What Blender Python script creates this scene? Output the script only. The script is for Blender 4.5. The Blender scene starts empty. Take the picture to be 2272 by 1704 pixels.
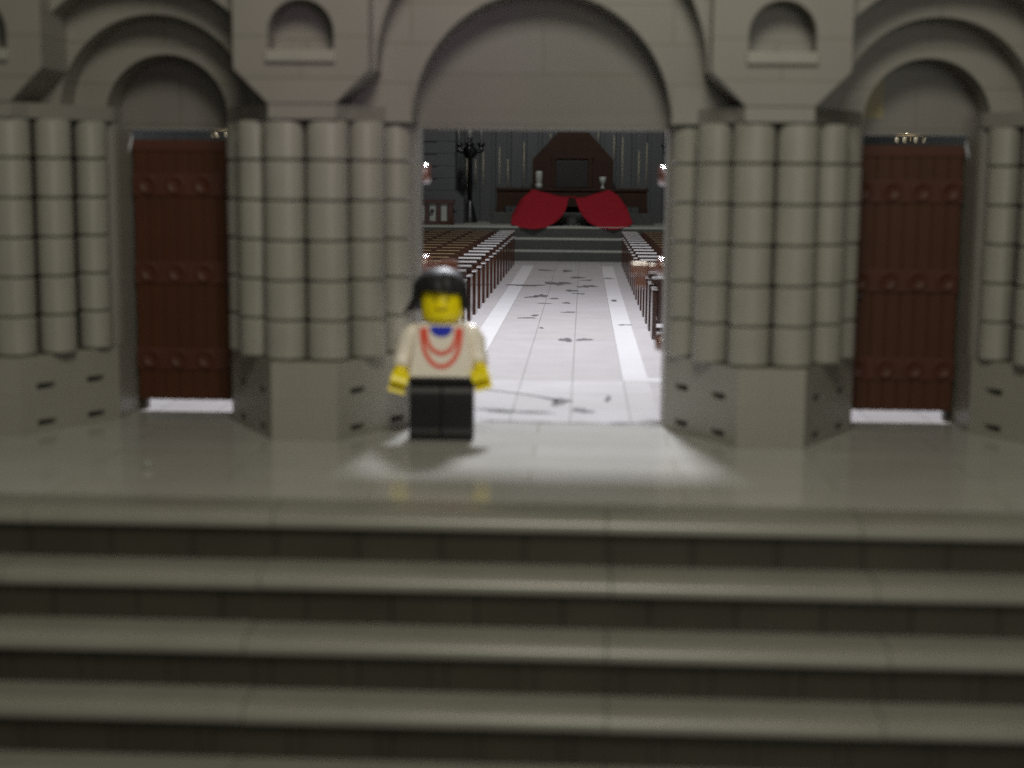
import bpy, bmesh, math, random
from mathutils import Vector, Matrix
from mathutils.geometry import tessellate_polygon
random.seed(7)
sc = bpy.context.scene
sc.unit_settings.scale_length = 0.008        # one unit is one 8 mm grid step of the brick model

# ------------------------------------------------------------------ camera
F, YAW, PITCH, ROLL = 3349.5, 0.046137, 0.137912, 0.008598
c_, s_ = math.cos(YAW), math.sin(YAW)
fwd0 = Vector((-s_, c_, 0)); rt = Vector((c_, s_, 0)); up0 = Vector((0, 0, 1))
fwd = fwd0*math.cos(PITCH) - up0*math.sin(PITCH)
up = up0*math.cos(PITCH) + fwd0*math.sin(PITCH)
R_ = rt*math.cos(ROLL) + up*math.sin(ROLL)
U_ = up*math.cos(ROLL) - rt*math.sin(ROLL)
cam_d = bpy.data.cameras.new('camera'); cam = bpy.data.objects.new('camera', cam_d)
sc.collection.objects.link(cam); sc.camera = cam
M = Matrix((R_, U_, -fwd)).transposed().to_4x4(); M.translation = Vector((1.343, -44.755, 8.045))
cam.matrix_world = M
cam_d.sensor_width = 36.0; cam_d.lens = 36.0*F/2272.0
cam_d.clip_start = 0.5; cam_d.clip_end = 600
cam_d.dof.use_dof = True; cam_d.dof.focus_distance = 97.0
cam_d.dof.aperture_fstop = cam_d.lens/1000.0/0.41
# ------------------------------------------------------------------ world and lamps
w = bpy.data.worlds.new('World'); sc.world = w; w.use_nodes = True
w.node_tree.nodes['Background'].inputs[0].default_value = (1.0, 0.96, 0.84, 1)
w.node_tree.nodes['Background'].inputs[1].default_value = 0.042
def area(name, loc, target, size, power, col, size_y=None):
    d = bpy.data.lights.new(name, 'AREA'); d.energy = power; d.color = col; d.size = size
    if size_y: d.shape = 'RECTANGLE'; d.size_y = size_y
    o = bpy.data.objects.new(name, d); sc.collection.objects.link(o); o.location = loc
    o.rotation_euler = (Vector(target)-Vector(loc)).to_track_quat('-Z', 'Y').to_euler()
    return o
area('room_lamp', (1.5, -31, 31), (0, -2, 4), 10, 7200, (1.0, 0.96, 0.80))
area('room_lamp', (16, -80, 14), (0, 0, 0), 26, 4600, (1.0, 0.96, 0.83))
area('nave_lamp', (-0.9, 36, 41.5), (-0.9, 12, 0), 6.5, 52500, (0.92, 0.94, 1.0))
area('nave_lamp', (0, 76, 34), (0, 108, 4), 5, 6800, (0.95, 0.96, 0.95))
vl = bpy.data.lights.new('violet_lamp', 'SPOT'); vl.energy = 1500; vl.color = (0.92, 0.5, 1.0)
vl.spot_size = math.radians(26); vl.spot_blend = 1.0; vl.shadow_soft_size = 1.5
vo = bpy.data.objects.new('violet_lamp', vl); sc.collection.objects.link(vo); vo.location = (3, -24, 14)
vo.rotation_euler = (Vector((-4.4, 0, 11.6))-Vector(vo.location)).to_track_quat('-Z', 'Y').to_euler()
sc.view_settings.view_transform = 'Standard'; sc.view_settings.look = 'None'
sc.view_settings.exposure = 0.0; sc.view_settings.gamma = 1.0; sc.view_settings.use_curve_mapping = False
sc.cycles.use_denoising = False; sc.cycles.max_bounces = 8; sc.cycles.sample_clamp_indirect = 4

# ------------------------------------------------------------------ materials
def mat(name, col, rough=0.35, spec=0.5, metal=0.0, var=0.06, scale=1.3, bump=0.0, brick=None, emit=None, coat=0.0, boff=0.5, bsh=(0, 0, 0)):
    """plastic: base colour with a faint uneven tone; brick=(plane, length, height, joint, tone) adds joint lines"""
    m = bpy.data.materials.new(name); m.use_nodes = True; nt = m.node_tree; N = nt.nodes; Lk = nt.links
    b = N['Principled BSDF']; b.inputs['Roughness'].default_value = rough; b.inputs['Metallic'].default_value = metal
    b.inputs['Specular IOR Level'].default_value = spec; b.inputs['Coat Weight'].default_value = coat
    tc = N.new('ShaderNodeTexCoord')
    nz = N.new('ShaderNodeTexNoise'); nz.inputs['Scale'].default_value = scale; nz.inputs['Detail'].default_value = 5
    Lk.new(tc.outputs['Object'], nz.inputs['Vector'])
    rp = N.new('ShaderNodeValToRGB'); rp.color_ramp.elements[0].position = 0.3; rp.color_ramp.elements[1].position = 0.7
    rp.color_ramp.elements[0].color = tuple(c*(1-var) for c in col)+(1,)
    rp.color_ramp.elements[1].color = tuple(min(1, c*(1+var)) for c in col)+(1,)
    Lk.new(nz.outputs['Fac'], rp.inputs['Fac']); out = rp.outputs['Color']; height = nz.outputs['Fac']
    if brick:
        plane, ln, ht, jt, tone = brick
        sp = N.new('ShaderNodeSeparateXYZ'); cb = N.new('ShaderNodeCombineXYZ'); Lk.new(tc.outputs['Object'], sp.inputs[0])
        Lk.new(sp.outputs[plane[0]], cb.inputs['X']); Lk.new(sp.outputs[plane[1]], cb.inputs['Y'])
        bt = N.new('ShaderNodeTexBrick'); 
        bt.offset = boff; mp = N.new('ShaderNodeVectorMath'); mp.operation = 'ADD'; mp.inputs[1].default_value = bsh; Lk.new(cb.outputs[0], mp.inputs[0]); Lk.new(mp.outputs[0], bt.inputs['Vector']); bt.inputs['Scale'].default_value = 1.0; bt.inputs['Brick Width'].default_value = ln; bt.inputs['Row Height'].default_value = ht
        bt.inputs['Mortar Size'].default_value = jt; bt.inputs['Mortar Smooth'].default_value = 0.3
        bt.inputs['Color1'].default_value = (1, 1, 1, 1); bt.inputs['Color2'].default_value = (0.93, 0.92, 0.90, 1)
        bt.inputs['Mortar'].default_value = (tone, tone, tone*0.9, 1)
        mx = N.new('ShaderNodeMix'); mx.data_type = 'RGBA'; mx.blend_type = 'MULTIPLY'; mx.inputs[0].default_value = 1.0
        Lk.new(out, mx.inputs[6]); Lk.new(bt.outputs['Color'], mx.inputs[7]); out = mx.outputs[2]
    Lk.new(out, b.inputs['Base Color'])
    if bump:
        bp = N.new('ShaderNodeBump'); bp.inputs['Strength'].default_value = bump; bp.inputs['Distance'].default_value = 0.05
        Lk.new(height, bp.inputs['Height']); Lk.new(bp.outputs[0], b.inputs['Normal'])
    if emit:
        b.inputs['Emission Color'].default_value = emit[0]+(1,); b.inputs['Emission Strength'].default_value = emit[1]
    return m
G = (0.222, 0.209, 0.190)
M_wall = mat('grey_brick_wall', G, 0.38, 0.5, brick=('XZ', 8.0, 1.2, 0.030, 0.68), var=0.05, scale=0.4)
M_tymp = mat('shaded_tympanum_tile', (0.165, 0.154, 0.142), 0.34, 0.5, brick=('XZ', 8.0, 1.6, 0.030, 0.72), var=0.05, scale=0.4)  # darker copy of the wall grey, portal shade put into the colour
M_grey = mat('grey_plastic', G, 0.36, 0.5, var=0.04, scale=0.5)
M_col = mat('grey_column_plastic', (0.275, 0.263, 0.234), 0.36, 0.5, var=0.05, scale=0.9)
M_base = mat('grey_base_plastic', (0.262, 0.250, 0.222), 0.42, 0.5, brick=('XZ', 40.0, 1.2, 0.012, 0.8), var=0.04, scale=0.5)
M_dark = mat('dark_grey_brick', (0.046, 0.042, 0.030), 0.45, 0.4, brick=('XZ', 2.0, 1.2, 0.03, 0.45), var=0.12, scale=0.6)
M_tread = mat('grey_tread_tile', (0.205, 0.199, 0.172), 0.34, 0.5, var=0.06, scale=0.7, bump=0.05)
M_land = mat('grey_landing_tile', (0.42, 0.412, 0.388), 0.15, 0.5, var=0.06, scale=0.35, bump=0.12, brick=('XY', 8.0, 2.0, 0.028, 0.62))
M_nave = mat('pale_floor_tile', (0.365, 0.345, 0.345), 0.30, 0.5, var=0.05, scale=0.6, bump=0.10, brick=('XY', 2.0, 16.0, 0.022, 0.50), boff=0.0, bsh=(1.0, 3.0, 0))
M_navs = mat('pale_side_floor', (0.365, 0.345, 0.345), 0.30, 0.5, var=0.05, scale=0.6, bump=0.10)
M_thr = mat('lit_threshold_tile', (0.50, 0.485, 0.49), 0.22, 0.5, var=0.05, scale=0.6, bump=0.10, brick=('XY', 2.0, 4.0, 0.022, 0.50), boff=0.0, bsh=(1.0, 1.0, 0))  # floor tile made paler, brighter light by the door put into its colour
M_white = mat('white_floor_tile', (0.52, 0.505, 0.51), 0.28, 0.5, var=0.03, scale=0.5, bump=0.08)
M_refl = mat('dark_reflection', (0.105, 0.10, 0.10), 0.35, 0.4, var=0.45, scale=2.5)  # dark reflections of the glossy floor as a colour of their own
M_door = mat('brown_door_plank', (0.056, 0.0165, 0.0050), 0.50, 0.3, var=0.10, scale=0.8)
M_band = mat('brown_door_band', (0.064, 0.018, 0.0085), 0.55, 0.35, var=0.08, scale=0.8)
M_knob = mat('glossy_brown_knob', (0.16, 0.055, 0.035), 0.16, 0.9, var=0.05, coat=1.0)
M_pew = mat('brown_pew', (0.045, 0.017, 0.010), 0.14, 0.5, var=0.10, scale=1.0)
M_pewtop = mat('pale_pew_rail', (0.42, 0.40, 0.39), 0.16, 0.9, var=0.05, scale=1.0, coat=0.6)
M_pewtan = mat('dull_brown_rail', (0.034, 0.013, 0.007), 0.35, 0.4, var=0.05, scale=1.0)
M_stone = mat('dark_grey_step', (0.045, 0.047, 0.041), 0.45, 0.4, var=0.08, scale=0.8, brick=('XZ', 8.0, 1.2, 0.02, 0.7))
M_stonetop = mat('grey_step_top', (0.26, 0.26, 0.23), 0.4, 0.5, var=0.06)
M_edge = mat('tan_edge_tile', (0.15, 0.11, 0.05), 0.30, 0.6, var=0.05)
M_apse = mat('blue_grey_plastic', (0.058, 0.062, 0.061), 0.45, 0.4, var=0.05, scale=0.4)
M_highlight = mat('highlight_strip', (0.62, 0.54, 0.38), 0.35, 0.5, var=0.05)  # pale gold colour for painted highlights on the rear wall
M_altar = mat('dark_brown_brick', (0.030, 0.014, 0.008), 0.6, 0.15, var=0.10, scale=0.8, brick=('XZ', 2.0, 1.2, 0.03, 0.6))
M_insetp = mat('dark_inset', (0.012, 0.010, 0.009), 0.5, 0.3, var=0.1)
M_black = mat('black_plastic', (0.010, 0.010, 0.012), 0.30, 0.5, var=0.1)
M_cream = mat('pale_grey_plastic', (0.27, 0.28, 0.25), 0.35, 0.5, var=0.05)
M_red = mat('red_cloth', (0.20, 0.007, 0.014), 0.85, 0.2, var=0.12, scale=3.0)
M_yel = mat('yellow_plastic', (0.90, 0.74, 0.004), 0.28, 0.5, var=0.03)
M_shirt = mat('off_white_plastic', (0.86, 0.79, 0.69), 0.25, 0.5, var=0.02)
M_print = mat('coral_red_print', (0.78, 0.10, 0.06), 0.4, 0.4, var=0.12, scale=6)
M_blue = mat('blue_print', (0.020, 0.035, 0.50), 0.4, 0.4, var=0.03)
M_trous = mat('black_trouser_plastic', (0.010, 0.010, 0.011), 0.40, 0.25, var=0.1)
M_hair = mat('black_hair_plastic', (0.012, 0.012, 0.013), 0.52, 0.35, var=0.1)
M_face = mat('dark_face_print', (0.16, 0.10, 0.004), 0.5, 0.3, var=0.02)
M_aged = mat('yellowed_brick', (0.33, 0.28, 0.13), 0.4, 0.5, var=0.04)
M_lime = mat('lime_yellow_brick', (0.34, 0.33, 0.03), 0.4, 0.5, var=0.04)
M_rust = mat('orange_brown_brick', (0.11, 0.062, 0.025), 0.45, 0.4, var=0.08)
M_brass = mat('brass', (0.72, 0.55, 0.26), 0.28, 0.5, metal=0.9, var=0.05)
M_glass = mat('clear_bead', (0.30, 0.26, 0.17), 0.25, 0.5, var=0.02)
M_table = mat('dark_floor', (0.08, 0.08, 0.07), 0.6, 0.3, var=0.1)

# ------------------------------------------------------------------ mesh helpers
COL = sc.collection
class MB:
    def __init__(s): s.bm = bmesh.new()
    def poly(s, pts, faces, smooth=False):
        v = [s.bm.verts.new(p) for p in pts]
        for f in faces:
            try:
                fc = s.bm.faces.new([v[i] for i in f]); fc.smooth = smooth
            except ValueError: pass
        return v
    def box(s, x0, x1, y0, y1, z0, z1, bev=0.0):
        b2 = bmesh.new(); bmesh.ops.create_cube(b2, size=1)
        for v in b2.verts: v.co = Vector(((x0+x1)/2+v.co.x*(x1-x0), (y0+y1)/2+v.co.y*(y1-y0), (z0+z1)/2+v.co.z*(z1-z0)))
        if bev: bmesh.ops.bevel(b2, geom=b2.edges[:], offset=bev, segments=2, affect='EDGES', profile=0.6)
        s._merge(b2); return s
    def _merge(s, b2, mw=None):
        if mw is not None: bmesh.ops.transform(b2, matrix=mw, verts=b2.verts)
        me = bpy.data.meshes.new('t'); b2.to_mesh(me); b2.free(); s.bm.from_mesh(me); bpy.data.meshes.remove(me)
    def lathe(s, prof, cx=0, cy=0, cz=0, seg=28, sx=1.0, sy=1.0, power=2.0, smooth=True, axis='Z', capped=True):
        rings = []
        for r, z in prof:
            ring = []
            for i in range(seg):
                a = 2*math.pi*i/seg; c, sn = math.cos(a), math.sin(a)
                if power != 2.0:
                    c = math.copysign(abs(c)**(2/power), c); sn = math.copysign(abs(sn)**(2/power), sn)
                x, y = r*c*sx, r*sn*sy
                p = (cx+x, cy+y, cz+z) if axis == 'Z' else ((cx+x, cy+z, cz+y) if axis == 'Y' else (cx+z, cy+x, cz+y))
                ring.append(s.bm.verts.new(p))
            rings.append(ring)
        for k in range(len(rings)-1):
            a, b = rings[k], rings[k+1]
            for i in range(seg):
                f = s.bm.faces.new((a[i], a[(i+1) % seg], b[(i+1) % seg], b[i])); f.smooth = smooth
        if capped:
            s.bm.faces.new(rings[0][::-1]); s.bm.faces.new(rings[-1])
        return s
    def extrude_xz(s, outer, y0, y1, holes=()):
        """outline in x,z given real thickness from y0 to y1, holes cut through"""
        loops = [outer]+list(holes)
        flat = [p for l in loops for p in l]
        tris = tessellate_polygon([[Vector((p[0], p[1], 0)) for p in l] for l in loops])
        for y in (y0, y1):
            s.poly([(p[0], y, p[1]) for p in flat], [tuple(t) for t in tris])
        for l in loops:
            n = len(l)
            for i in range(n):
                a, b = l[i], l[(i+1) % n]
                s.poly([(a[0], y0, a[1]), (b[0], y0, b[1]), (b[0], y1, b[1]), (a[0], y1, a[1])], [(0, 1, 2, 3)])
        return s
    def extrude_xy(s, outer, z0, z1):
        tris = tessellate_polygon([[Vector((p[0], p[1], 0)) for p in outer]])
        for z in (z0, z1): s.poly([(p[0], p[1], z) for p in outer], [tuple(t) for t in tris])
        n = len(outer)
        for i in range(n):
            a, b = outer[i], outer[(i+1) % n]
            s.poly([(a[0], a[1], z0), (b[0], b[1], z0), (b[0], b[1], z1), (a[0], a[1], z1)], [(0, 1, 2, 3)])
        return s
    def extrude_yz(s, outer, x0, x1):
        tris = tessellate_polygon([[Vector((p[0], p[1], 0)) for p in outer]])
        for x in (x0, x1): s.poly([(x, p[0], p[1]) for p in outer], [tuple(t) for t in tris])
        n = len(outer)
        for i in range(n):
            a, b = outer[i], outer[(i+1) % n]
            s.poly([(x0, a[0], a[1]), (x0, b[0], b[1]), (x1, b[0], b[1]), (x1, a[0], a[1])], [(0, 1, 2, 3)])
        return s
    def tube(s, pts, rad, seg=14, smooth=True):
        pts = [Vector(p) for p in pts]; n = len(pts)
        rad = rad if isinstance(rad, (list, tuple)) else [rad]*n
        rings = []; ref = Vector((0, 1, 0.01))
        for i, p in enumerate(pts):
            t = (pts[min(i+1, n-1)]-pts[max(i-1, 0)]).normalized()
            a = t.cross(ref).normalized(); b = t.cross(a).normalized()
            rings.append([s.bm.verts.new(p+(a*math.cos(2*math.pi*k/seg)+b*math.sin(2*math.pi*k/seg))*rad[i]) for k in range(seg)])
        for k in range(n-1):
            for i in range(seg):
                f = s.bm.faces.new((rings[k][i], rings[k][(i+1) % seg], rings[k+1][(i+1) % seg], rings[k+1][i])); f.smooth = smooth
        s.bm.faces.new(rings[0][::-1]); s.bm.faces.new(rings[-1]); return s
    def mirror_x(s, cx=0.0):
        for v in s.bm.verts: v.co.x = 2*cx-v.co.x
        return s
    def build(s, name, m, parent=None, loc=None, merge=True):
        if merge: bmesh.ops.remove_doubles(s.bm, verts=s.bm.verts, dist=1e-5)
        bmesh.ops.recalc_face_normals(s.bm, faces=s.bm.faces)
        me = bpy.data.meshes.new(name); s.bm.to_mesh(me); s.bm.free(); me.materials.append(m)
        o = bpy.data.objects.new(name, me); COL.objects.link(o)
        if parent is not None: o.parent = parent
        if loc is not None: o.location = loc
        return o
def tag(o, label=None, cat=None, group=None, kind=None):
    if label: o['label'] = label
    if cat: o['category'] = cat
    if group: o['group'] = group
    if kind: o['kind'] = kind
    return o
def thing(name, label, cat, loc=(0, 0, 0), group=None):
    o = bpy.data.objects.new(name, None); COL.objects.link(o); o.location = loc; o.empty_display_size = 0.3
    return tag(o, label, cat, group)
def arc(cx, cz, r, a0, a1, n):
    return [(cx+r*math.cos(math.radians(a0+(a1-a0)*i/n)), cz+r*math.sin(math.radians(a0+(a1-a0)*i/n))) for i in range(n+1)]

# ------------------------------------------------------------------ ground, landing, steps, floors
o = MB().box(-60, 60, -80, 120, -12.2, -12.0).build('ground', M_table); tag(o, kind='structure')
YS, TR, RI, NST = -9.58, 1.15, 1.2, 9
land = MB().box(-30, 30, -8.06, 4.9, -1.2, 0.0).build('landing', M_land); tag(land, kind='structure')
steps = MB().box(-30, 30, YS-NST*TR+1.3, -8.2, -12.0, -11.0).build('steps', M_stone); tag(steps, kind='structure')
seams = {0: [-12.0, -6.0, 2.0, 8.0], 1: [-12.2, -6.1, 2.1, 8.2], 2: [-12.3, -6.2, 2.0, 8.3], 3: [-12.0, -6.0, 2.0, 8.0], 4: [-12.1, -6.1, 2.0, 8.1]}
def nose_profile(yf, yb, z):
    """side outline of a tread tile: flat top with a rounded front edge"""
    t = 0.36; r = 0.31
    pts = [(yb, z-t), (yf, z-t)]
    for i in range(0, 9):
        a = math.radians(180-90*i/8); pts.append((yf+r*1.35+r*1.35*math.cos(a), z-r+r*math.sin(a)))
    pts.append((yb, z)); return pts
for k in range(NST):
    yr = YS-TR*k; z = -RI*k
    yf = yr-0.15; yb = (-8.17 if k == 0 else yr+TR+0.02)
    xs = [-28.0, -20.1]+seams.get(k, [-12.0, -6.0, 2.0, 8.0])+[16.0, 24.0, 30.0]
    mb = MB()
    for a, b in zip(xs[:-1], xs[1:]):
        mb.extrude_yz(nose_profile(yf+random.uniform(-.01, .01), yb, z-0.004+random.uniform(-.008, .008)), a+0.014, b-0.014)
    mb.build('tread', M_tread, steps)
    mb = MB(); off = [0.1, 1.0, 0.4, 1.3, 0.7, 0, 1, 0, 1][k]
    x = -30+off
    while x < 29.5:
        mb.box(x+0.012, x+1.988, yr+random.uniform(-.008, .008), yr+1.0, z-RI+0.0, z-0.37); x += 2
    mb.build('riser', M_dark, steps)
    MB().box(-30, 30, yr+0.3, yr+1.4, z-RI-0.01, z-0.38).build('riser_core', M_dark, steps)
MB().box(-15.95, -14.95, YS-0.02, YS+0.3, -1.18, -0.38).build('brick', M_rust, steps)

nave = MB().box(-30, 30, 4.9, 97.2, -1.0, 0.0).build('nave_floor', M_nave); tag(nave, kind='structure')
MB().box(-4.0, 4.0, 3.9, 14.3, -0.5, 0.004).build('threshold', M_thr, nave)
for sx in (-1, 1):
    mb = MB(); a, b = sorted((3.0*sx, 4.0*sx)); mb.box(a, b, 14.4, 90, -0.1, 0.006)
    a, b = sorted((4.0*sx, 28.0*sx)); mb.box(a, b, 14.4, 15.4, -0.1, 0.006)
    mb.build('floor_stripe', M_white, nave)
    a, b = sorted((4.0*sx, 30.0*sx))
    MB().box(a, b, 15.4, 90, -0.1, 0.003).build('side_floor', M_navs, nave)
MB().box(-30, 30, 90, 91, -0.1, 0.006).build('floor_stripe', M_navs, nave)
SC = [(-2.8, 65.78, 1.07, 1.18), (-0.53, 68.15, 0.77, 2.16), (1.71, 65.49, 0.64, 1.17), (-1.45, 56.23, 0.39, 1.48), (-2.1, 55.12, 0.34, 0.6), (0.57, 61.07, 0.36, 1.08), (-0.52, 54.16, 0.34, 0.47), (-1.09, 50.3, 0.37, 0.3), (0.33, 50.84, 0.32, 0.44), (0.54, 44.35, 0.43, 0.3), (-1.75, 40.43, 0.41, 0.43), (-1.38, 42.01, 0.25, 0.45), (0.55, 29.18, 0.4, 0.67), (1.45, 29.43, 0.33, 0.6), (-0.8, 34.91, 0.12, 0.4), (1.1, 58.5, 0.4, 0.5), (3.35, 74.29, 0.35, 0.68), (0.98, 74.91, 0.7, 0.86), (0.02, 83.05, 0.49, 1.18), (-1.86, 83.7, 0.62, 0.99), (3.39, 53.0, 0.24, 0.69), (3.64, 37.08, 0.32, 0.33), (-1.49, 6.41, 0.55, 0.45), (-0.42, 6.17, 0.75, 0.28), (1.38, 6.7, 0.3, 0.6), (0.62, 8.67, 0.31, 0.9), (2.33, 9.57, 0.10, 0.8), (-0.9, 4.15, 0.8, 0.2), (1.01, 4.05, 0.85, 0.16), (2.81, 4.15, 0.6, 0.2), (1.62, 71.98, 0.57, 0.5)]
for i, (x, y, rx, ry) in enumerate(SC):  # flat dark patches standing in for reflections in the floor tiles
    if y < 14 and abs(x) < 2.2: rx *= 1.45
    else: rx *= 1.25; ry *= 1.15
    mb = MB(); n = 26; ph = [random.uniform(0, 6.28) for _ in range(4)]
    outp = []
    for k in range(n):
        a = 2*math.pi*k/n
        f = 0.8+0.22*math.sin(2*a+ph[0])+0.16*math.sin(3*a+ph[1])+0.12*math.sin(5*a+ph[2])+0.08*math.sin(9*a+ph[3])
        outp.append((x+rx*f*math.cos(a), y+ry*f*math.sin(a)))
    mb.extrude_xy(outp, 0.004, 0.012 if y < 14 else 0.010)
    mb.build('floor_reflection', M_refl, nave)

sk = [(-2.6, 11.5), (-1.9, 11.25), (-1.36, 10.84), (-0.9, 10.5), (-0.5, 10.17), (-0.1, 9.75), (0.2, 9.4), (0.5, 8.9)]  # curved dark streak, another floor reflection given as a flat shape
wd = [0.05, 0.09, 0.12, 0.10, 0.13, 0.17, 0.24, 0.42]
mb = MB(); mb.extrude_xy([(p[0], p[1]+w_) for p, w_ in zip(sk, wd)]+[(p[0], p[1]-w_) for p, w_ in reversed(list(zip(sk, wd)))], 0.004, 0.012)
mb.build('floor_reflection', M_refl, nave)

# chancel steps and stage
ch = MB()
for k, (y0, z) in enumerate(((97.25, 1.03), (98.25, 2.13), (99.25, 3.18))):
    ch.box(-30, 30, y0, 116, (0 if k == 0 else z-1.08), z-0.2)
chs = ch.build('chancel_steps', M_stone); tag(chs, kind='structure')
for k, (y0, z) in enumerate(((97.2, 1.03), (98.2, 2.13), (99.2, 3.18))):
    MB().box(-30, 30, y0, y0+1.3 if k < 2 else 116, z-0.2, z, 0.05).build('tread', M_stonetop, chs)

# ------------------------------------------------------------------ the church building
church = thing('church', 'grey brick model church front with three round-arched portals, paired columns and blind niches', 'building')
TOP = 17.0
BASE = [(-1, 0), (1, 0), (3, 3.46), (3, 4.6), (-3, 4.6), (-3, 3.46)]
def slotted_panel(mb, p0, p1, h, us, vs):
    """one splayed plinth face with real rectangular sockets sunk into it"""
    p0, p1 = Vector(p0+(0,)), Vector(p1+(0,)); d = (p1-p0); L = d.length; d.normalize()
    n = Vector((d.y, -d.x, 0)); 
    ub = [0]; holes = []
    for u, wd in us: ub += [u-wd/2, u+wd/2]
    ub.append(L); vb = [0]
    for v, ht in vs: vb += [v-ht/2, v+ht/2]
    vb.append(h)
    P = lambda u, v, dep=0: tuple(p0+d*u+Vector((0, 0, v))-n*dep)
    for i in range(len(ub)-1):
        for j in range(len(vb)-1):
            u0, u1, v0, v1 = ub[i], ub[i+1], vb[j], vb[j+1]
            if i % 2 == 1 and j % 2 == 1:
                D = 0.7
                for q in ([P(u0, v0), P(u1, v0), P(u1, v0, D), P(u0, v0, D)], [P(u0, v1), P(u1, v1), P(u1, v1, D), P(u0, v1, D)],
                          [P(u0, v0), P(u0, v1), P(u0, v1, D), P(u0, v0, D)], [P(u1, v0), P(u1, v1), P(u1, v1, D), P(u1, v0, D)],
                          [P(u0, v0, D), P(u1, v0, D), P(u1, v1, D), P(u0, v1, D)]):
                    mb.poly(q, [(0, 1, 2, 3)])
            else:
                mb.poly([P(u0, v0), P(u1, v0), P(u1, v1), P(u0, v1)], [(0, 1, 2, 3)])
def column_mb(cx, cy, r, sx=1, sy=1, power=2.0, z0=2.4, n=6):
    mb = MB()
    for k in range(n):
        zz = z0+1.2*k; g = 0.018; cH = 0.066; jx, jy = random.uniform(-.012, .012), random.uniform(-.012, .012)
        for pr in ([(r-0.16, zz+g), (r-cH, zz+g)], [(r-cH, zz+g), (r, zz+g+cH)], [(r, zz+g+cH), (r, zz+1.2-g-cH)],
                   [(r, zz+1.2-g-cH), (r-cH, zz+1.2-g)], [(r-cH, zz+1.2-g), (r-0.16, zz+1.2-g)]):
            mb.lathe(pr, cx+jx, cy+jy, 0, seg=40, sx=sx, sy=sy, power=power, capped=False)
    mb.lathe([(r-0.14, z0), (r-0.14, z0+1.2*n)], cx, cy, 0, seg=24, sx=sx, sy=sy, power=power)
    return mb
D60 = (0.5, 0.866)
for pi_, px in enumerate((-16.72, -7, 7, 16.72)):
    mb = MB()
    slotted_panel(mb, (1, 0), (3, 3.46), 2.4, [(1.0, 0.72), (3.0, 0.72)], [(0.30, 0.19), (1.44, 0.19)])
    slotted_panel(mb, (-3, 3.46), (-1, 0), 2.4, [(1.0, 0.72), (3.0, 0.72)], [(0.30, 0.19), (1.44, 0.19)])
    rest = BASE
    tris = tessellate_polygon([[Vector((p[0], p[1], 0)) for p in rest]])
    mb.poly([(p[0], p[1], 2.4) for p in rest], [tuple(t) for t in tris])
    for a, b in ((0, 1), (2, 3), (3, 4), (4, 5)):
        A, B = rest[a], rest[b]
        mb.poly([(A[0], A[1], 0), (B[0], B[1], 0), (B[0], B[1], 2.4), (A[0], A[1], 2.4)], [(0, 1, 2, 3)])
    mb.box(-2.99, 2.99, 3.9, 5.6, 0.0, 9.61)
    base = mb.build('pier_base', M_base, church, loc=(px, 0, 0))
    # solid core behind the columns, coloured dark for the shade in the gaps
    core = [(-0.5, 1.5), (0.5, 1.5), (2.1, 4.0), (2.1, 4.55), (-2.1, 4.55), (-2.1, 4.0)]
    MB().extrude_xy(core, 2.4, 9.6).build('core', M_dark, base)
    for s in (-1, 1):
        column_mb(s*0.640, 0.72, 0.625, 1.0, 1.0, 2.4).build('column', M_col, base, merge=False)
        column_mb(s*1.70, 1.55, 0.565).build('column', M_col, base, merge=False)
        column_mb(s*2.42, 3.0, 0.52).build('column', M_col, base, merge=False)
        MB().box(*(sorted((s*1.7, s*2.97))), 3.7, 5.65, 2.41, 9.60).build('jamb', M_grey, base)
    cap = [(-1.0, 0.06), (1.0, 0.06), (1.25, 0.75), (2.9, 3.40), (3.0, 3.6), (3.0, 4.55), (-3.0, 4.55), (-3.0, 3.6), (-2.9, 3.40), (-1.25, 0.75)]
    MB().extrude_xy(cap, 9.615, 10.07).build('capital_slab', M_grey, base)
    # upper block, corbelled out from two to four wide, with a blind niche
    nich = [(-0.98, 11.6), (0.98, 11.6)]+arc(0, 12.1, 0.98, 0, 180, 20)
    outl = [(-1, 10.075), (1, 10.075), (2, 11.07), (2, TOP), (-2, TOP), (-2, 11.07)]
    mb = MB(); mb.extrude_xz(outl, 0.0, 1.15, [nich]); mb.extrude_xz(outl, 1.151, 2.3)
    blk = mb.build('pier_block', M_wall, church, loc=(px, 0, 0))
    MB().box(-1.03, 1.03, -0.16, 1.10, 11.26, 11.602, 0.03).build('niche_sill', M_col, blk)
M_seam_keep = None
def arch_layer(name, cx, hw, z0, y0, y1, r, zc, ztop=TOP, z_from=None):
    """wall slab across a portal with a round arch opening"""
    if r < hw:
        pts = [(cx-hw, z0), (cx-r, z0)]+[(p[0], p[1]) for p in arc(cx, zc, r, 180, 0, 48)]+[(cx+r, z0), (cx+hw, z0), (cx+hw, ztop), (cx-hw, ztop)]
    else:
        a = math.degrees(math.acos(hw/r))
        pts = arc(cx, zc, r, 180-a, a, 40)+[(cx+hw, ztop), (cx-hw, ztop)]
    mb = MB(); mb.extrude_xz(pts, y0, y1); return mb.build(name, M_wall, church)
for cx in (-12, 12):
    arch_layer('outer_arch', cx, 2.998, 9.6, 0.95, 2.3, 3.98, 9.85)
    arch_layer('middle_arch', cx, 4.4, 9.606, 2.302, 3.59, 3.0, 9.85)
    arch_layer('inner_arch', cx, 4.5, 9.62, 3.6, 5.24, 1.98, 9.75)
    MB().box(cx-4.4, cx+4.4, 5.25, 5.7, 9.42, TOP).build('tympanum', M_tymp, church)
arch_layer('outer_arch', 0, 4.998, 11.09, 0.95, 2.3, 4.93, 11.1)
arch_layer('middle_arch', 0, 6.4, 9.606, 2.302, 3.95, 4.0, 9.6)
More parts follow.
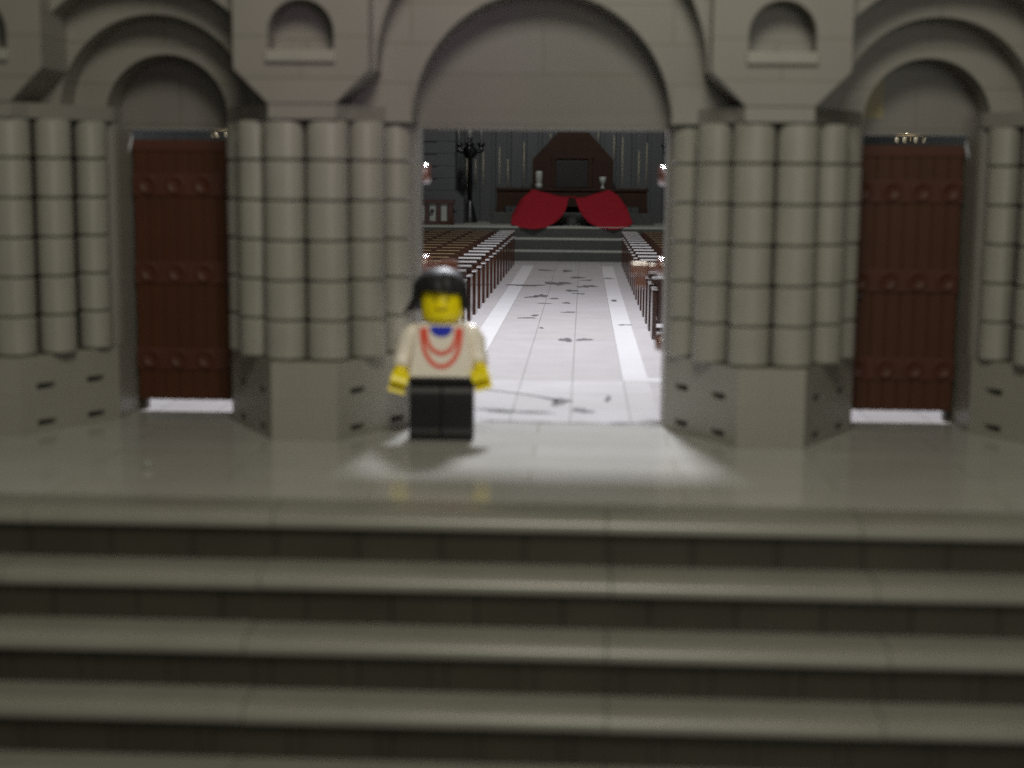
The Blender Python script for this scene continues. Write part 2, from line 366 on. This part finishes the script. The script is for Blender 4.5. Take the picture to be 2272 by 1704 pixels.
MB().box(-7.4, 7.4, 3.96, 4.55, 9.62, TOP).build('tympanum', M_tymp, church)
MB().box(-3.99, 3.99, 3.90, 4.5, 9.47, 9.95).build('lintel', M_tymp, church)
MB().box(10.30, 10.95, 5.235, 5.4, 9.95, 11.15).build('aged_brick', M_aged, church)
# wall above the portals and beyond them
MB().box(-30, 30, 0.0, 5.2, TOP+0.002, 44).build('front_wall', M_wall, church)
for s in (-1, 1):
    a, b = sorted((s*18.72, s*30.0)); MB().box(a, b, 3.0, 5.2, 0.0, TOP).build('front_wall', M_wall, church)
    a, b = sorted((s*30.0, s*31.0)); MB().box(a, b, 3.0, 117, 0.0, 44).build('side_wall', M_apse, church)
    a, b = sorted((s*19.85, s*19.02)); 
MB().box(-31, 31, 5.2, 117, 44, 45).build('roof', M_apse, church)
# doors
def door_leaf(name, x0, x1, flip=False, parent=church):
    """leaf lying in x, face at y=0 towards -y; planks, three bosses-studded bands"""
    mb = MB(); n = int(round((x1-x0)/0.465)); wd = (x1-x0)/n
    for i in range(n): mb.box(x0+i*wd+0.018, x0+(i+1)*wd-0.018, 0.0, 0.3, 0.40, 9.07, 0.03)
    mb.box(x0+0.02, x1-0.02, 0.05, 0.28, 0.42, 9.05)
    o = mb.build(name, M_door, parent)
    for z in (1.81, 4.71, 7.62):
        b = MB().box(x0, x1, -0.07, 0.02, z-0.38, z+0.38, 0.025).build('band', M_band, o)
        k = 0
        x = x0+0.48
        m2 = MB()
        while x < x1-0.2:
            m2.lathe([(0.33, -0.07), (0.33, -0.09), (0.30, -0.11), (0.22, -0.11), (0.19, -0.075), (0.02, -0.075)], x, 0, z, seg=24, axis='Y', capped=True)
            m2.lathe([(0.07, -0.07), (0.06, -0.085), (0.02, -0.09)], x, 0, z, seg=14, axis='Y'); x += 0.935
        m2.build('boss', M_band, b)
    MB().box(x0+0.01, x1-0.01, -0.05, 0.31, 8.72, 9.09, 0.02).build('top_rail', M_band, o)
    return o
d = door_leaf('door', 9.92, 13.60); d.location = (0, 4.8+0.42, 0)
MB().box(10.05, 10.50, -0.22, -0.05, 4.14, 4.26, 0.03).build('handle', M_black, d)
d = door_leaf('door', -13.62, -9.92); d.location = (0, 4.8+0.42, 0)
MB().box(-10.52, -10.1, -0.22, -0.05, 4.14, 4.26, 0.03).build('handle', M_black, d)
for s in (-1, 1):
    a, b = sorted((s*13.45, s*14.6)); MB().box(a, b, 5.56, 5.95, 0.0, 9.0).build('door_post', M_dark, church)
    # middle portal leaf folded back inside the opening, its bosses and pull handle standing into the gap
    d = door_leaf('door', -2.0, 2.0)
    d.rotation_euler = (0, 0, -s*math.radians(90)); d.location = (s*4.75, 7.9, 0)
    for z in (2.45, 5.0, 8.05):
        kn = MB(); kn.lathe([(0.02, 0), (0.17, 0.0), (0.17, -0.58), (0.30, -0.60), (0.33, -0.70), (0.32, -0.86), (0.24, -0.93), (0.02, -0.94)], 1.5*s, 0, z, seg=20, axis='Y')
        kn.build('hinge_boss', M_knob, d)
    kn = MB(); kn.box(-0.16, 0.16, -1.15, 0.0, 4.75, 5.02, 0.04); kn.box(-0.22, 0.22, -1.75, -1.12, 4.62, 5.08, 0.06); kn.box(-0.14, 0.14, -1.6, -1.2, 4.2, 4.64, 0.04)
    kn.build('handle', M_knob, d)

# rear wall of the chancel
rear = MB().box(-30, 30, 114.6, 116.5, 3.2, 44).build('rear_wall', M_apse, church)
x = -29.0
while x < 29:
    MB().box(x, x+1.25, 114.35, 114.7, 3.18, 30, 0.08).build('pilaster', M_apse, rear); x += 1.62
for x, za, zb in ((-10.9, 6.6, 10.0), (-10.0, 7.2, 9.6), (-9.2, 6.9, 10.4), (-7.5, 6.9, 10.8), (-6.63, 6.8, 9.6), (-4.97, 6.9, 11.4), (-2.2, 11.8, 12.3), (2.75, 11.6, 12.4), (4.4, 9.6, 12.2), (5.3, 6.8, 12.0), (7.0, 6.8, 10.6), (7.82, 6.8, 11.4)):
    MB().lathe([(0.032, za), (0.032, zb)], x, 114.28, 0, seg=8).build('highlight_strip', M_highlight, rear)  # thin pale rods standing in for highlights on the upright shafts
# crossing pillar
for s in (-1,):
    p = MB(); 
    for k in range(9):
        p.box(s*15.2 if s < 0 else 11.4, s*11.4 if s < 0 else 15.2, 105.5, 108, 6.42+1.2*k+0.015, 6.42+1.2*(k+1)-0.015, 0.04)
    p.box(-15.1, -11.5, 105.6, 107.9, 3.2, 17)
    pil = p.build('pillar', M_apse, church)
    q = MB(); q.extrude_xz([(-16.4, 5.55), (-10.55, 5.55), (-11.4, 6.42), (-15.6, 6.42)], 105.0, 108.4); q.box(-16.4, -10.5, 104.8, 108.5, 3.18, 5.55)
    q.build('pillar_foot', M_apse, pil)
    for k in range(8): MB().box(-14.6, -13.2, 105.42, 105.5, 6.35+1.2*k, 6.48+1.2*k).build('joint_ring', M_black, pil)

# ------------------------------------------------------------------ pews
ORD = ['first', 'second', 'third', 'fourth', 'fifth', 'sixth', 'seventh', 'eighth', 'ninth', 'tenth', 'eleventh', 'twelfth', 'thirteenth', 'fourteenth', 'fifteenth', 'sixteenth']
def make_pew(s):
    """pew whose aisle end is at x=0 and which runs outwards along s"""
    def X(a, b): return sorted((s*a, s*b))
    t = thing('pew', 'x', 'pew')
    for x0 in (0.05, 8.6):
        a, b = X(x0, x0+0.22)
        mb = MB(); mb.extrude_yz([(-0.1, 0.0), (1.5, 0.0), (1.5, 2.05), (1.2, 2.44), (0.1, 2.44), (-0.1, 2.3)], a, b)
        e = mb.build('end_panel', M_pew, t)
        a, b = X(x0-0.03, x0+0.25)
        MB().box(a, b, -0.12, 1.2, 2.44, 2.53, 0.03).build('arm_cap', M_pewtop, e)
    a, b = X(0.30, 8.58)
    MB().box(a, b, 0.45, 1.9, 1.05, 1.25, 0.04).build('seat', M_pew, t)
    MB().box(a, b, 0.05, 0.35, 0.9, 2.75, 0.03).build('backrest', M_pew, t)
    for k in range(5):
        x0 = 0.0+1.9*k if k else 0.0; x1 = x0+1.62 if k == 0 else x0+1.85
        if k: x0 -= 0.22
        if x0 > 8.8: break
        x1 = min(x1, 9.0)
        top = 3.0 if k == 0 else 3.05
        pts = [(x0, 2.755), (x1, 2.755), (x1, top-0.18), (x1-0.06, top-0.07), (x1-0.22, top), (x0+0.3, top-0.03 if k == 0 else top), (x0+0.08, top-0.05), (x0, top-0.12)]
        pts = [(s*p[0], p[1]) for p in pts]
        mb = MB(); mb.extrude_xz(pts, 0.03, 0.40)
        rl = mb.build('top_rail', M_pewtan, t)
        a, b = sorted((s*(x0+(0.3 if k else 0.02)), s*(x1-0.24)))
        MB().box(a, b, -0.06 if k == 0 else 0.03, 0.42, top-0.015, top+(0.085 if k == 0 else 0.03), 0.012).build('edge_strip', M_pewtop if k == 0 else M_edge, rl)
    return t
def copy_tree(o, parent=None):
    c = o.copy(); COL.objects.link(c); c.parent = parent
    for ch_ in list(o.children): copy_tree(ch_, c)
    return c
for s, side in ((-1, 'left'), (1, 'right')):
    proto = make_pew(s)
    for i in range(16):
        o = proto if i == 0 else copy_tree(proto)
        o.location = (s*4.75, 30+4*i, 0.004)
        o['label'] = 'brown pew %s of the aisle, %s row counted from the %s' % ((side, ORD[i], 'doorway') if i < 8 else (side, ORD[15-i], 'chancel steps'))
        o['group'] = 'brown pews in two blocks along the aisle'

# ------------------------------------------------------------------ chancel furniture
t = thing('altar_table', 'long low dark brown altar table standing below the gabled reredos', 'altar', (0.15, 106, 3.184))
MB().box(-7.6, 7.6, 0, 2.4, 3.3, 3.55, 0.03).build('table_top', M_altar, t)
MB().box(-7.45, 7.45, 0.2, 2.2, 1.75, 3.3).build('front_panel', M_altar, t)
for s in (-1, 1):
    a, b = sorted((s*6.7, s*7.5)); MB().box(a, b, 0.15, 2.25, 1.15, 1.75).build('leg', M_altar, t)
MB().box(-7.9, 7.9, -0.4, 2.6, 0.0, 1.15, 0.03).build('plinth', M_stone, t)
t = thing('reredos', 'tall dark brown brick reredos with a sloping gable and grey inset panel', 'reredos', (0.2, 108.8, 3.184))
g = [(-4.05, 0), (4.05, 0), (4.05, 6.4), (1.4, 9.25), (-1.4, 9.25), (-4.05, 6.4)]
MB().extrude_xz(g, 0, 1.6).build('gable', M_altar, t)
MB().box(-1.7, 1.5, -0.12, 0.05, 3.6, 6.3, 0.03).build('inset_panel', M_insetp, t)
for x in (-1.95, 1.75): MB().box(x-0.2, x+0.2, -0.3, 0.0, 3.6, 6.45, 0.03).build('pilaster', M_altar, t)
MB().box(-2.2, 2.0, -0.32, 0.0, 6.46, 6.8, 0.03).build('cornice', M_altar, t)
TT = 3.184+3.552
o = MB().lathe([(0.30, 0), (0.36, 0.05), (0.36, 0.38), (0.28, 0.46), (0.34, 0.55), (0.36, 1.5), (0.30, 1.66), (0.05, 1.68)], 0, 0, 0, seg=24).build('cup', M_cream, None, (-3.15, 106.9, TT))
tag(o, 'tall pale grey waisted cylinder on the left of the altar table', 'cup')
o = MB().lathe([(0.24, 0), (0.24, 0.08), (0.10, 0.18), (0.12, 0.4), (0.30, 0.62), (0.36, 1.15), (0.30, 1.16), (0.24, 0.7)], 0, 0, 0, seg=24).build('goblet', M_cream, None, (3.2, 106.9, TT))
tag(o, 'small pale grey goblet on the right of the altar table', 'goblet')
CL = [[(-3.69, 6.62), (-2.71, 6.37), (-1.38, 6.05), (-0.06, 5.89), (-0.38, 4.69), (-0.75, 4.1), (-1.27, 3.56), (-2.18, 3.06), (-3.33, 2.88), (-4.61, 3.03), (-5.57, 3.36), (-5.53, 4.19), (-4.81, 5.56)],
      [(3.82, 6.68), (2.8, 6.38), (1.61, 6.02), (0.48, 5.84), (0.92, 4.7), (1.35, 4.1), (1.87, 3.59), (2.8, 3.11), (4.19, 2.96), (5.35, 3.13), (6.05, 3.52), (5.51, 4.97), (4.71, 6.11)]]
for k, poly in enumerate(CL):
    bm = bmesh.new(); vs = [bm.verts.new((p[0], 98.9+(p[1]-2.9)/0.62, p[1])) for p in poly]; f = bm.faces.new(vs)
    bmesh.ops.triangulate(bm, faces=[f])
    bmesh.ops.subdivide_edges(bm, edges=bm.edges[:], cuts=5, use_grid_fill=True)
    for v in bm.verts:
        q = (v.co.z-2.9)/3.7
        v.co.z += 0.10*math.sin(v.co.x*2.6+q*1.5)*q*(1-q)*2; v.co.y -= 0.05
    ret = bmesh.ops.solidify(bm, geom=bm.faces[:], thickness=0.05)
    for ff in bm.faces: ff.smooth = True
    m_ = MB(); m_.bm.free(); m_.bm = bm
    o = m_.build('cloth', M_red)
    tag(o, ('flared red cloth draped to the left below the altar table', 'flared red cloth draped to the right below the altar table')[k], 'cloth', 'red altar cloths')
o = MB(); o.tube([(-0.20, 103.78, 5.93), (0.2, 103.7, 5.90), (0.6, 103.75, 5.9)], 0.07, 8); o = o.build('ribbon', M_red)
tag(o, 'thin dull red band joining the two flared cloths', 'ribbon')
o = thing('stud_row', 'row of small black studs on the stage edge between the red cloths', 'studs', (0.4, 103, 3.184))
for i in range(7): MB().lathe([(0.17, 0), (0.17, 0.16), (0.12, 0.2)], -1.6+0.53*i, 0, 0, seg=12).build('stud', M_black, o)

t = thing('altar_rail', 'short brown rail with pale panels at the left of the stage', 'rail', (-13.4, 101.2, 3.184))
MB().box(-2.6, 2.35, -0.15, 0.45, 2.05, 2.38, 0.03).build('handrail', M_pew, t)
MB().box(-2.6, 2.3, -0.1, 0.4, 0.0, 0.36, 0.03).build('bottom_rail', M_pew, t)
for x in (-1.9, -0.9+0.55, 0.75, 1.95): MB().box(x-0.17 if x < 1.5 else x-0.3, x+0.17 if x < 1.5 else x+0.3, 0.0, 0.3, 0.36, 2.05).build('baluster', M_pew, t)
for x0, x1 in ((-1.73, -0.52), (-0.18, 0.58), (0.92, 1.65)): MB().box(x0+0.1, x1-0.1, 0.1, 0.2, 0.36, 2.05).build('panel', M_cream, t)
for x in (0.2, 2.35): MB().lathe([(0.02, 0), (0.17, 0), (0.17, -0.22), (0.02, -0.23)], x, -0.02, 1.35, seg=12, axis='Y').build('knob', M_black, t)

def candelabrum(x, y, label):
    t = thing('candelabrum', label, 'candelabrum', (x, y, 3.184), 'black candelabra flanking the altar')
    MB().lathe([(0.80, 0), (0.80, 0.12), (0.62, 0.7), (0.45, 1.5), (0.26, 2.1), (0.18, 2.3)], 0, 0, 0, seg=20).build('foot', M_black, t)
    MB().lathe([(0.24, 2.3), (0.24, 6.4), (0.42, 6.5), (0.66, 6.8), (0.78, 7.1), (0.66, 7.4), (0.4, 7.7), (0.2, 7.8), (0.2, 8.3), (0.28, 8.4), (0.28, 8.55)], 0, 0, 0, seg=20).build('pole', M_black, t)
    for a in range(4):
        th = math.radians(90*a); cx, cy = 1.12*math.cos(th), 1.12*math.sin(th)
        mb = MB(); mb.tube([(0.4*math.cos(th), 0.4*math.sin(th), 7.2), (0.8*math.cos(th), 0.8*math.sin(th), 7.12), (cx, cy, 7.22), (cx, cy, 7.7)], [0.24, 0.22, 0.28, 0.22], 10)
        mb.lathe([(0.2, 7.6), (0.38, 7.7), (0.40, 7.98), (0.12, 8.0)], cx, cy, 0, seg=14)
        arm = mb.build('arm', M_black, t)
        MB().lathe([(0.045, 8.0), (0.045, 9.6)], cx, cy, 0, seg=8).build('candle', M_cream, arm)
    MB().lathe([(0.05, 8.6), (0.05, 10.0)], 0, 0, 0, seg=8).build('candle', M_cream, t)
candelabrum(-10.2, 109, 'black branched candelabrum with thin candles left of the reredos')
candelabrum(10.55, 109, 'black branched candelabrum with thin candles right of the reredos')
for s, side in ((-1, 'left'), (1, 'right')):
    t = thing('chandelier', 'small gold and crystal chandelier glimpsed above the closed %s door' % side, 'chandelier', (s*23.4, 60, 10.3), 'gold chandeliers in the side aisles')
    MB().lathe([(0.9, 0.5), (1.05, 0.55), (1.05, 0.75), (0.9, 0.8)], 0, 0, 0, seg=20).build('ring', M_brass, t)
    MB().lathe([(0.5, 1.0), (0.6, 1.05), (0.6, 1.2), (0.5, 1.25)], 0, 0, 0, seg=20).build('ring', M_brass, t)
    MB().lathe([(0.06, 0.2), (0.06, 33.6)], 0, 0, 0, seg=8).build('stem', M_brass, t)
    for k in range(8):
        th = math.radians(45*k+10)
        MB().lathe([(0.05, 0.05), (0.17, 0.15), (0.17, 0.42), (0.05, 0.5)], 0.95*math.cos(th), 0.95*math.sin(th), 0, seg=10).build('crystal', M_glass, t)

o = MB().lathe([(0.02, 0.0), (0.10, 0.02), (0.13, 0.10), (0.09, 0.2), (0.02, 0.22)], 0, 0, 0, seg=14).build('crumb', M_cream, None, (-10.44, -4.75, 0.0))
tag(o, 'tiny pale crumb lying on the landing before the left portal', 'crumb')

# ------------------------------------------------------------------ the toy figure
fig = thing('toy_figure', 'yellow-skinned toy figure with black hair, white top and black trousers standing before the doorway', 'toy figure', (-2.91, 0.95, 0.0))
fig.rotation_euler = (0, 0, math.radians(2))
# torso: tapered block
def taper(mb, w0, w1, d0, d1, z0, z1, bev=0.06):
    b2 = bmesh.new(); bmesh.ops.create_cube(b2, size=1)
    for v in b2.verts:
        t_ = v.co.z+0.5; ww = w0+(w1-w0)*t_; dd = d0+(d1-d0)*t_
        v.co = Vector((v.co.x*ww, v.co.y*dd, z0+(z1-z0)*t_))
    bmesh.ops.bevel(b2, geom=b2.edges[:], offset=bev, segments=3, affect='EDGES', profile=0.5)
    mb._merge(b2)
mb = MB(); taper(mb, 1.98, 1.50, 0.98, 0.94, 1.92, 3.55)
torso = mb.build('torso', M_shirt, fig)
def strip(pts, wd, y):
    """raised printed line following pts in x,z"""
    mb = MB(); n = len(pts); L_, R2 = [], []
    for i, p in enumerate(pts):
        a = Vector(pts[max(i-1, 0)]); b = Vector(pts[min(i+1, n-1)]); t_ = (b-a).normalized(); nn = Vector((-t_.y, t_.x))
        L_.append(Vector(p)+nn*wd/2); R2.append(Vector(p)-nn*wd/2)
    for i in range(n-1):
        q = [L_[i], L_[i+1], R2[i+1], R2[i]]
        mb.extrude_xz([tuple(v) for v in q], y, y+0.04)
    return mb
def loop(hw, ztop, zbot, n=22):
    return [(hw*math.cos(math.pi+math.pi*i/n)*(1.0), ztop-(ztop-zbot)*abs(math.sin(math.pi*i/n))**0.8) for i in range(n+1)]
strip(loop(0.59, 3.44, 2.26), 0.13, -0.505).build('necklace', M_print, torso)
strip(loop(0.47, 3.44, 2.66), 0.12, -0.508).build('necklace', M_print, torso)
MB().extrude_xz([(-0.34, 3.50), (0.34, 3.50)]+[(0.34*math.cos(math.radians(a)), 3.44+0.27*math.sin(math.radians(a))) for a in range(-10, -171, -16)], -0.512, -0.46).build('collar', M_blue, torso)
MB().lathe([(0.42, 3.5), (0.42, 3.62)], 0, 0, 0, seg=24).build('neck', M_yel, fig)
# head
head = MB().lathe([(0.40, 3.60), (0.56, 3.64), (0.635, 3.76), (0.645, 4.0), (0.645, 4.36), (0.62, 4.56), (0.52, 4.66), (0.38, 4.68)], 0, 0, 0, seg=40).build('head', M_yel, fig)
def on_face(x, z, w_, h_, name):
    pts = [(x+w_*math.cos(math.radians(a)), z+h_*math.sin(math.radians(a))) for a in range(0, 360, 30)]
    yy = -math.sqrt(max(0.01, 0.645**2-x*x)); MB().extrude_xz(pts, yy-0.02, yy+0.06).build(name, M_face, head)
on_face(-0.19, 4.30, 0.055, 0.065, 'eye'); on_face(0.19, 4.30, 0.055, 0.065, 'eye')
for sx in (-1, 1):
    x = sx*0.2; yy = -math.sqrt(0.645**2-x*x)
    strip([(x-0.11, 4.42), (x-0.04, 4.45), (x+0.04, 4.45), (x+0.11, 4.42)], 0.03, yy-0.015).build('eyebrow', M_face, head)
sm = [(-0.18, 4.06), (-0.1, 4.01), (0, 3.99), (0.1, 4.01), (0.18, 4.06)]
strip(sm, 0.05, -0.655).build('mouth', M_face, head)
# hair: a shell swept round the head, cut open over the face, flicked out at the tips
mb = MB(); NT, NZ = 72, 16; grid = []
for i in range(NT):
    th = 2*math.pi*i/NT; x_, y_ = math.sin(th), -math.cos(th)          # th=0 faces the camera
    a = abs(((th+math.pi) % (2*math.pi))-math.pi)
    open_ = max(0.0, min(1.0, (math.radians(66)-a)/math.radians(8))); open_ = open_*open_*(3-2*open_)
    zb = 3.86*(1-open_)+(4.50+0.05*math.cos(th*2+0.8))*open_
    if x_ > 0: zb += 0.10*(1-open_)
    ring = []
    for j in range(NZ+1):
        f = j/NZ
        z = zb+(5.24-zb)*f
        q = (z-3.86)/(5.24-3.86)
        if q > 0.45: r = 0.82*math.sqrt(max(0.0, 1-((q-0.45)/0.56)**2.3))
        else: r = 0.82+0.05*(0.45-q)
        fl = max(0, 0.42-q)/0.42; side = abs(x_)
        r += fl**1.4*(0.34 if x_ < 0 else 0.03)*side**3; r += (0.02 if x_ < 0 else -0.04)*side
        r += (0.040*math.sin(th*5+q*4)+0.016*math.sin(th*13+q*3))*min(1, (1.02-q)*3)
        ring.append(mb.bm.verts.new((x_*r*1.02, y_*r*(0.98), z)))
    grid.append(ring)
for i in range(NT):
    for j in range(NZ):
        f = mb.bm.faces.new((grid[i][j], grid[(i+1) % NT][j], grid[(i+1) % NT][j+1], grid[i][j+1])); f.smooth = True
inner = []
for i in range(NT):
    th = 2*math.pi*i/NT; b0 = grid[i][0].co; d_ = Vector((b0.x, b0.y, 0)).length; k = max(0.66, d_-0.18)/d_
    inner.append((mb.bm.verts.new((b0.x*k, b0.y*k, b0.z+0.04)), mb.bm.verts.new((math.sin(th)*0.66, -math.cos(th)*0.66, 4.7))))
for i in range(NT):
    j = (i+1) % NT
    mb.bm.faces.new((grid[i][0], inner[i][0], inner[j][0], grid[j][0])).smooth = True
    mb.bm.faces.new((inner[i][0], inner[i][1], inner[j][1], inner[j][0])).smooth = True
hair = mb.build('hair', M_hair, fig); hair.rotation_euler = (0, 0, math.radians(-4))
# arms and hands
for s in (-1, 1):
    dz = 0.03 if s < 0 else 0.15; ax = 0.0 if s < 0 else 0.08
    mb = MB(); mb.tube([(s*0.70, 0, 3.36), (s*0.88, 0, 3.27), (s*1.03, 0.0, 3.0), (s*1.14-ax, -0.02, 2.68), (s*1.22-ax, -0.12, 2.38+dz*0.5), (s*1.24-ax, -0.30, 2.14+dz)],
                       [0.22, 0.29, 0.30, 0.275, 0.265, 0.25], 18)
    arm = mb.build('arm', M_shirt, fig)
    mb = MB(); hx, hy, hz = s*1.29-ax, -0.42, 1.74+dz
    mb.tube([(s*1.24-ax, -0.24, 2.18+dz), (s*1.27-ax, -0.36, 1.94+dz)], 0.17, 14)
    # open claw: thick C-shaped shell
    n = 20; a0, a1 = 125, 415; ro, ri, hh = 0.34, 0.12, 0.26
    prof = []
    for k in range(n+1):
        a = math.radians(a0+(a1-a0)*k/n); prof.append((math.cos(a), math.sin(a)))
    outer = [(ro*p[0], ro*p[1]) for p in prof]+[(ri*p[0], ri*p[1]) for p in reversed(prof)]
    b2 = MB(); b2.extrude_xy(outer, -hh, hh)
    me = bpy.data.meshes.new('t'); b2.bm.to_mesh(me); b2.bm.free(); bb = bmesh.new(); bb.from_mesh(me); bpy.data.meshes.remove(me)
    mw = Matrix.Translation((hx, hy, hz)) @ Matrix.Rotation(math.radians(s*-16), 4, 'Y') @ Matrix.Rotation(math.radians(215), 4, 'X') @ Matrix.Rotation(math.radians(90), 4, 'Y')
    mb._merge(bb, mw)
    mb.build('hand', M_yel, arm)
# hips and legs
hips = MB().box(-0.98, 0.98, -0.48, 0.48, 1.72, 1.915, 0.03)
hips.lathe([(0.02, -0.97), (0.34, -0.97), (0.34, 0.97), (0.02, 0.97)], 0, 0.0, 1.52, seg=20, axis='X')
hips.build('hips', M_trous, fig)
for s in (-1, 1):
    prof = [(0.46, 0.0), (0.46, 1.25), (0.42, 1.50), (0.28, 1.69), (0.0, 1.70), (-0.32, 1.66), (-0.44, 1.45), (-0.46, 1.2), (-0.47, 0.34), (-0.53, 0.28), (-0.55, 0.20), (-0.55, 0.0)]
    a, b = sorted((s*0.006, s*0.975))
    MB().extrude_yz(prof, a, b).build('leg', M_trous, fig)
for o_ in list(fig.children):
    if o_.name.startswith('leg'):
        bv = o_.modifiers.new('edge', 'BEVEL'); bv.width = 0.04; bv.segments = 2; bv.limit_method = 'ANGLE'
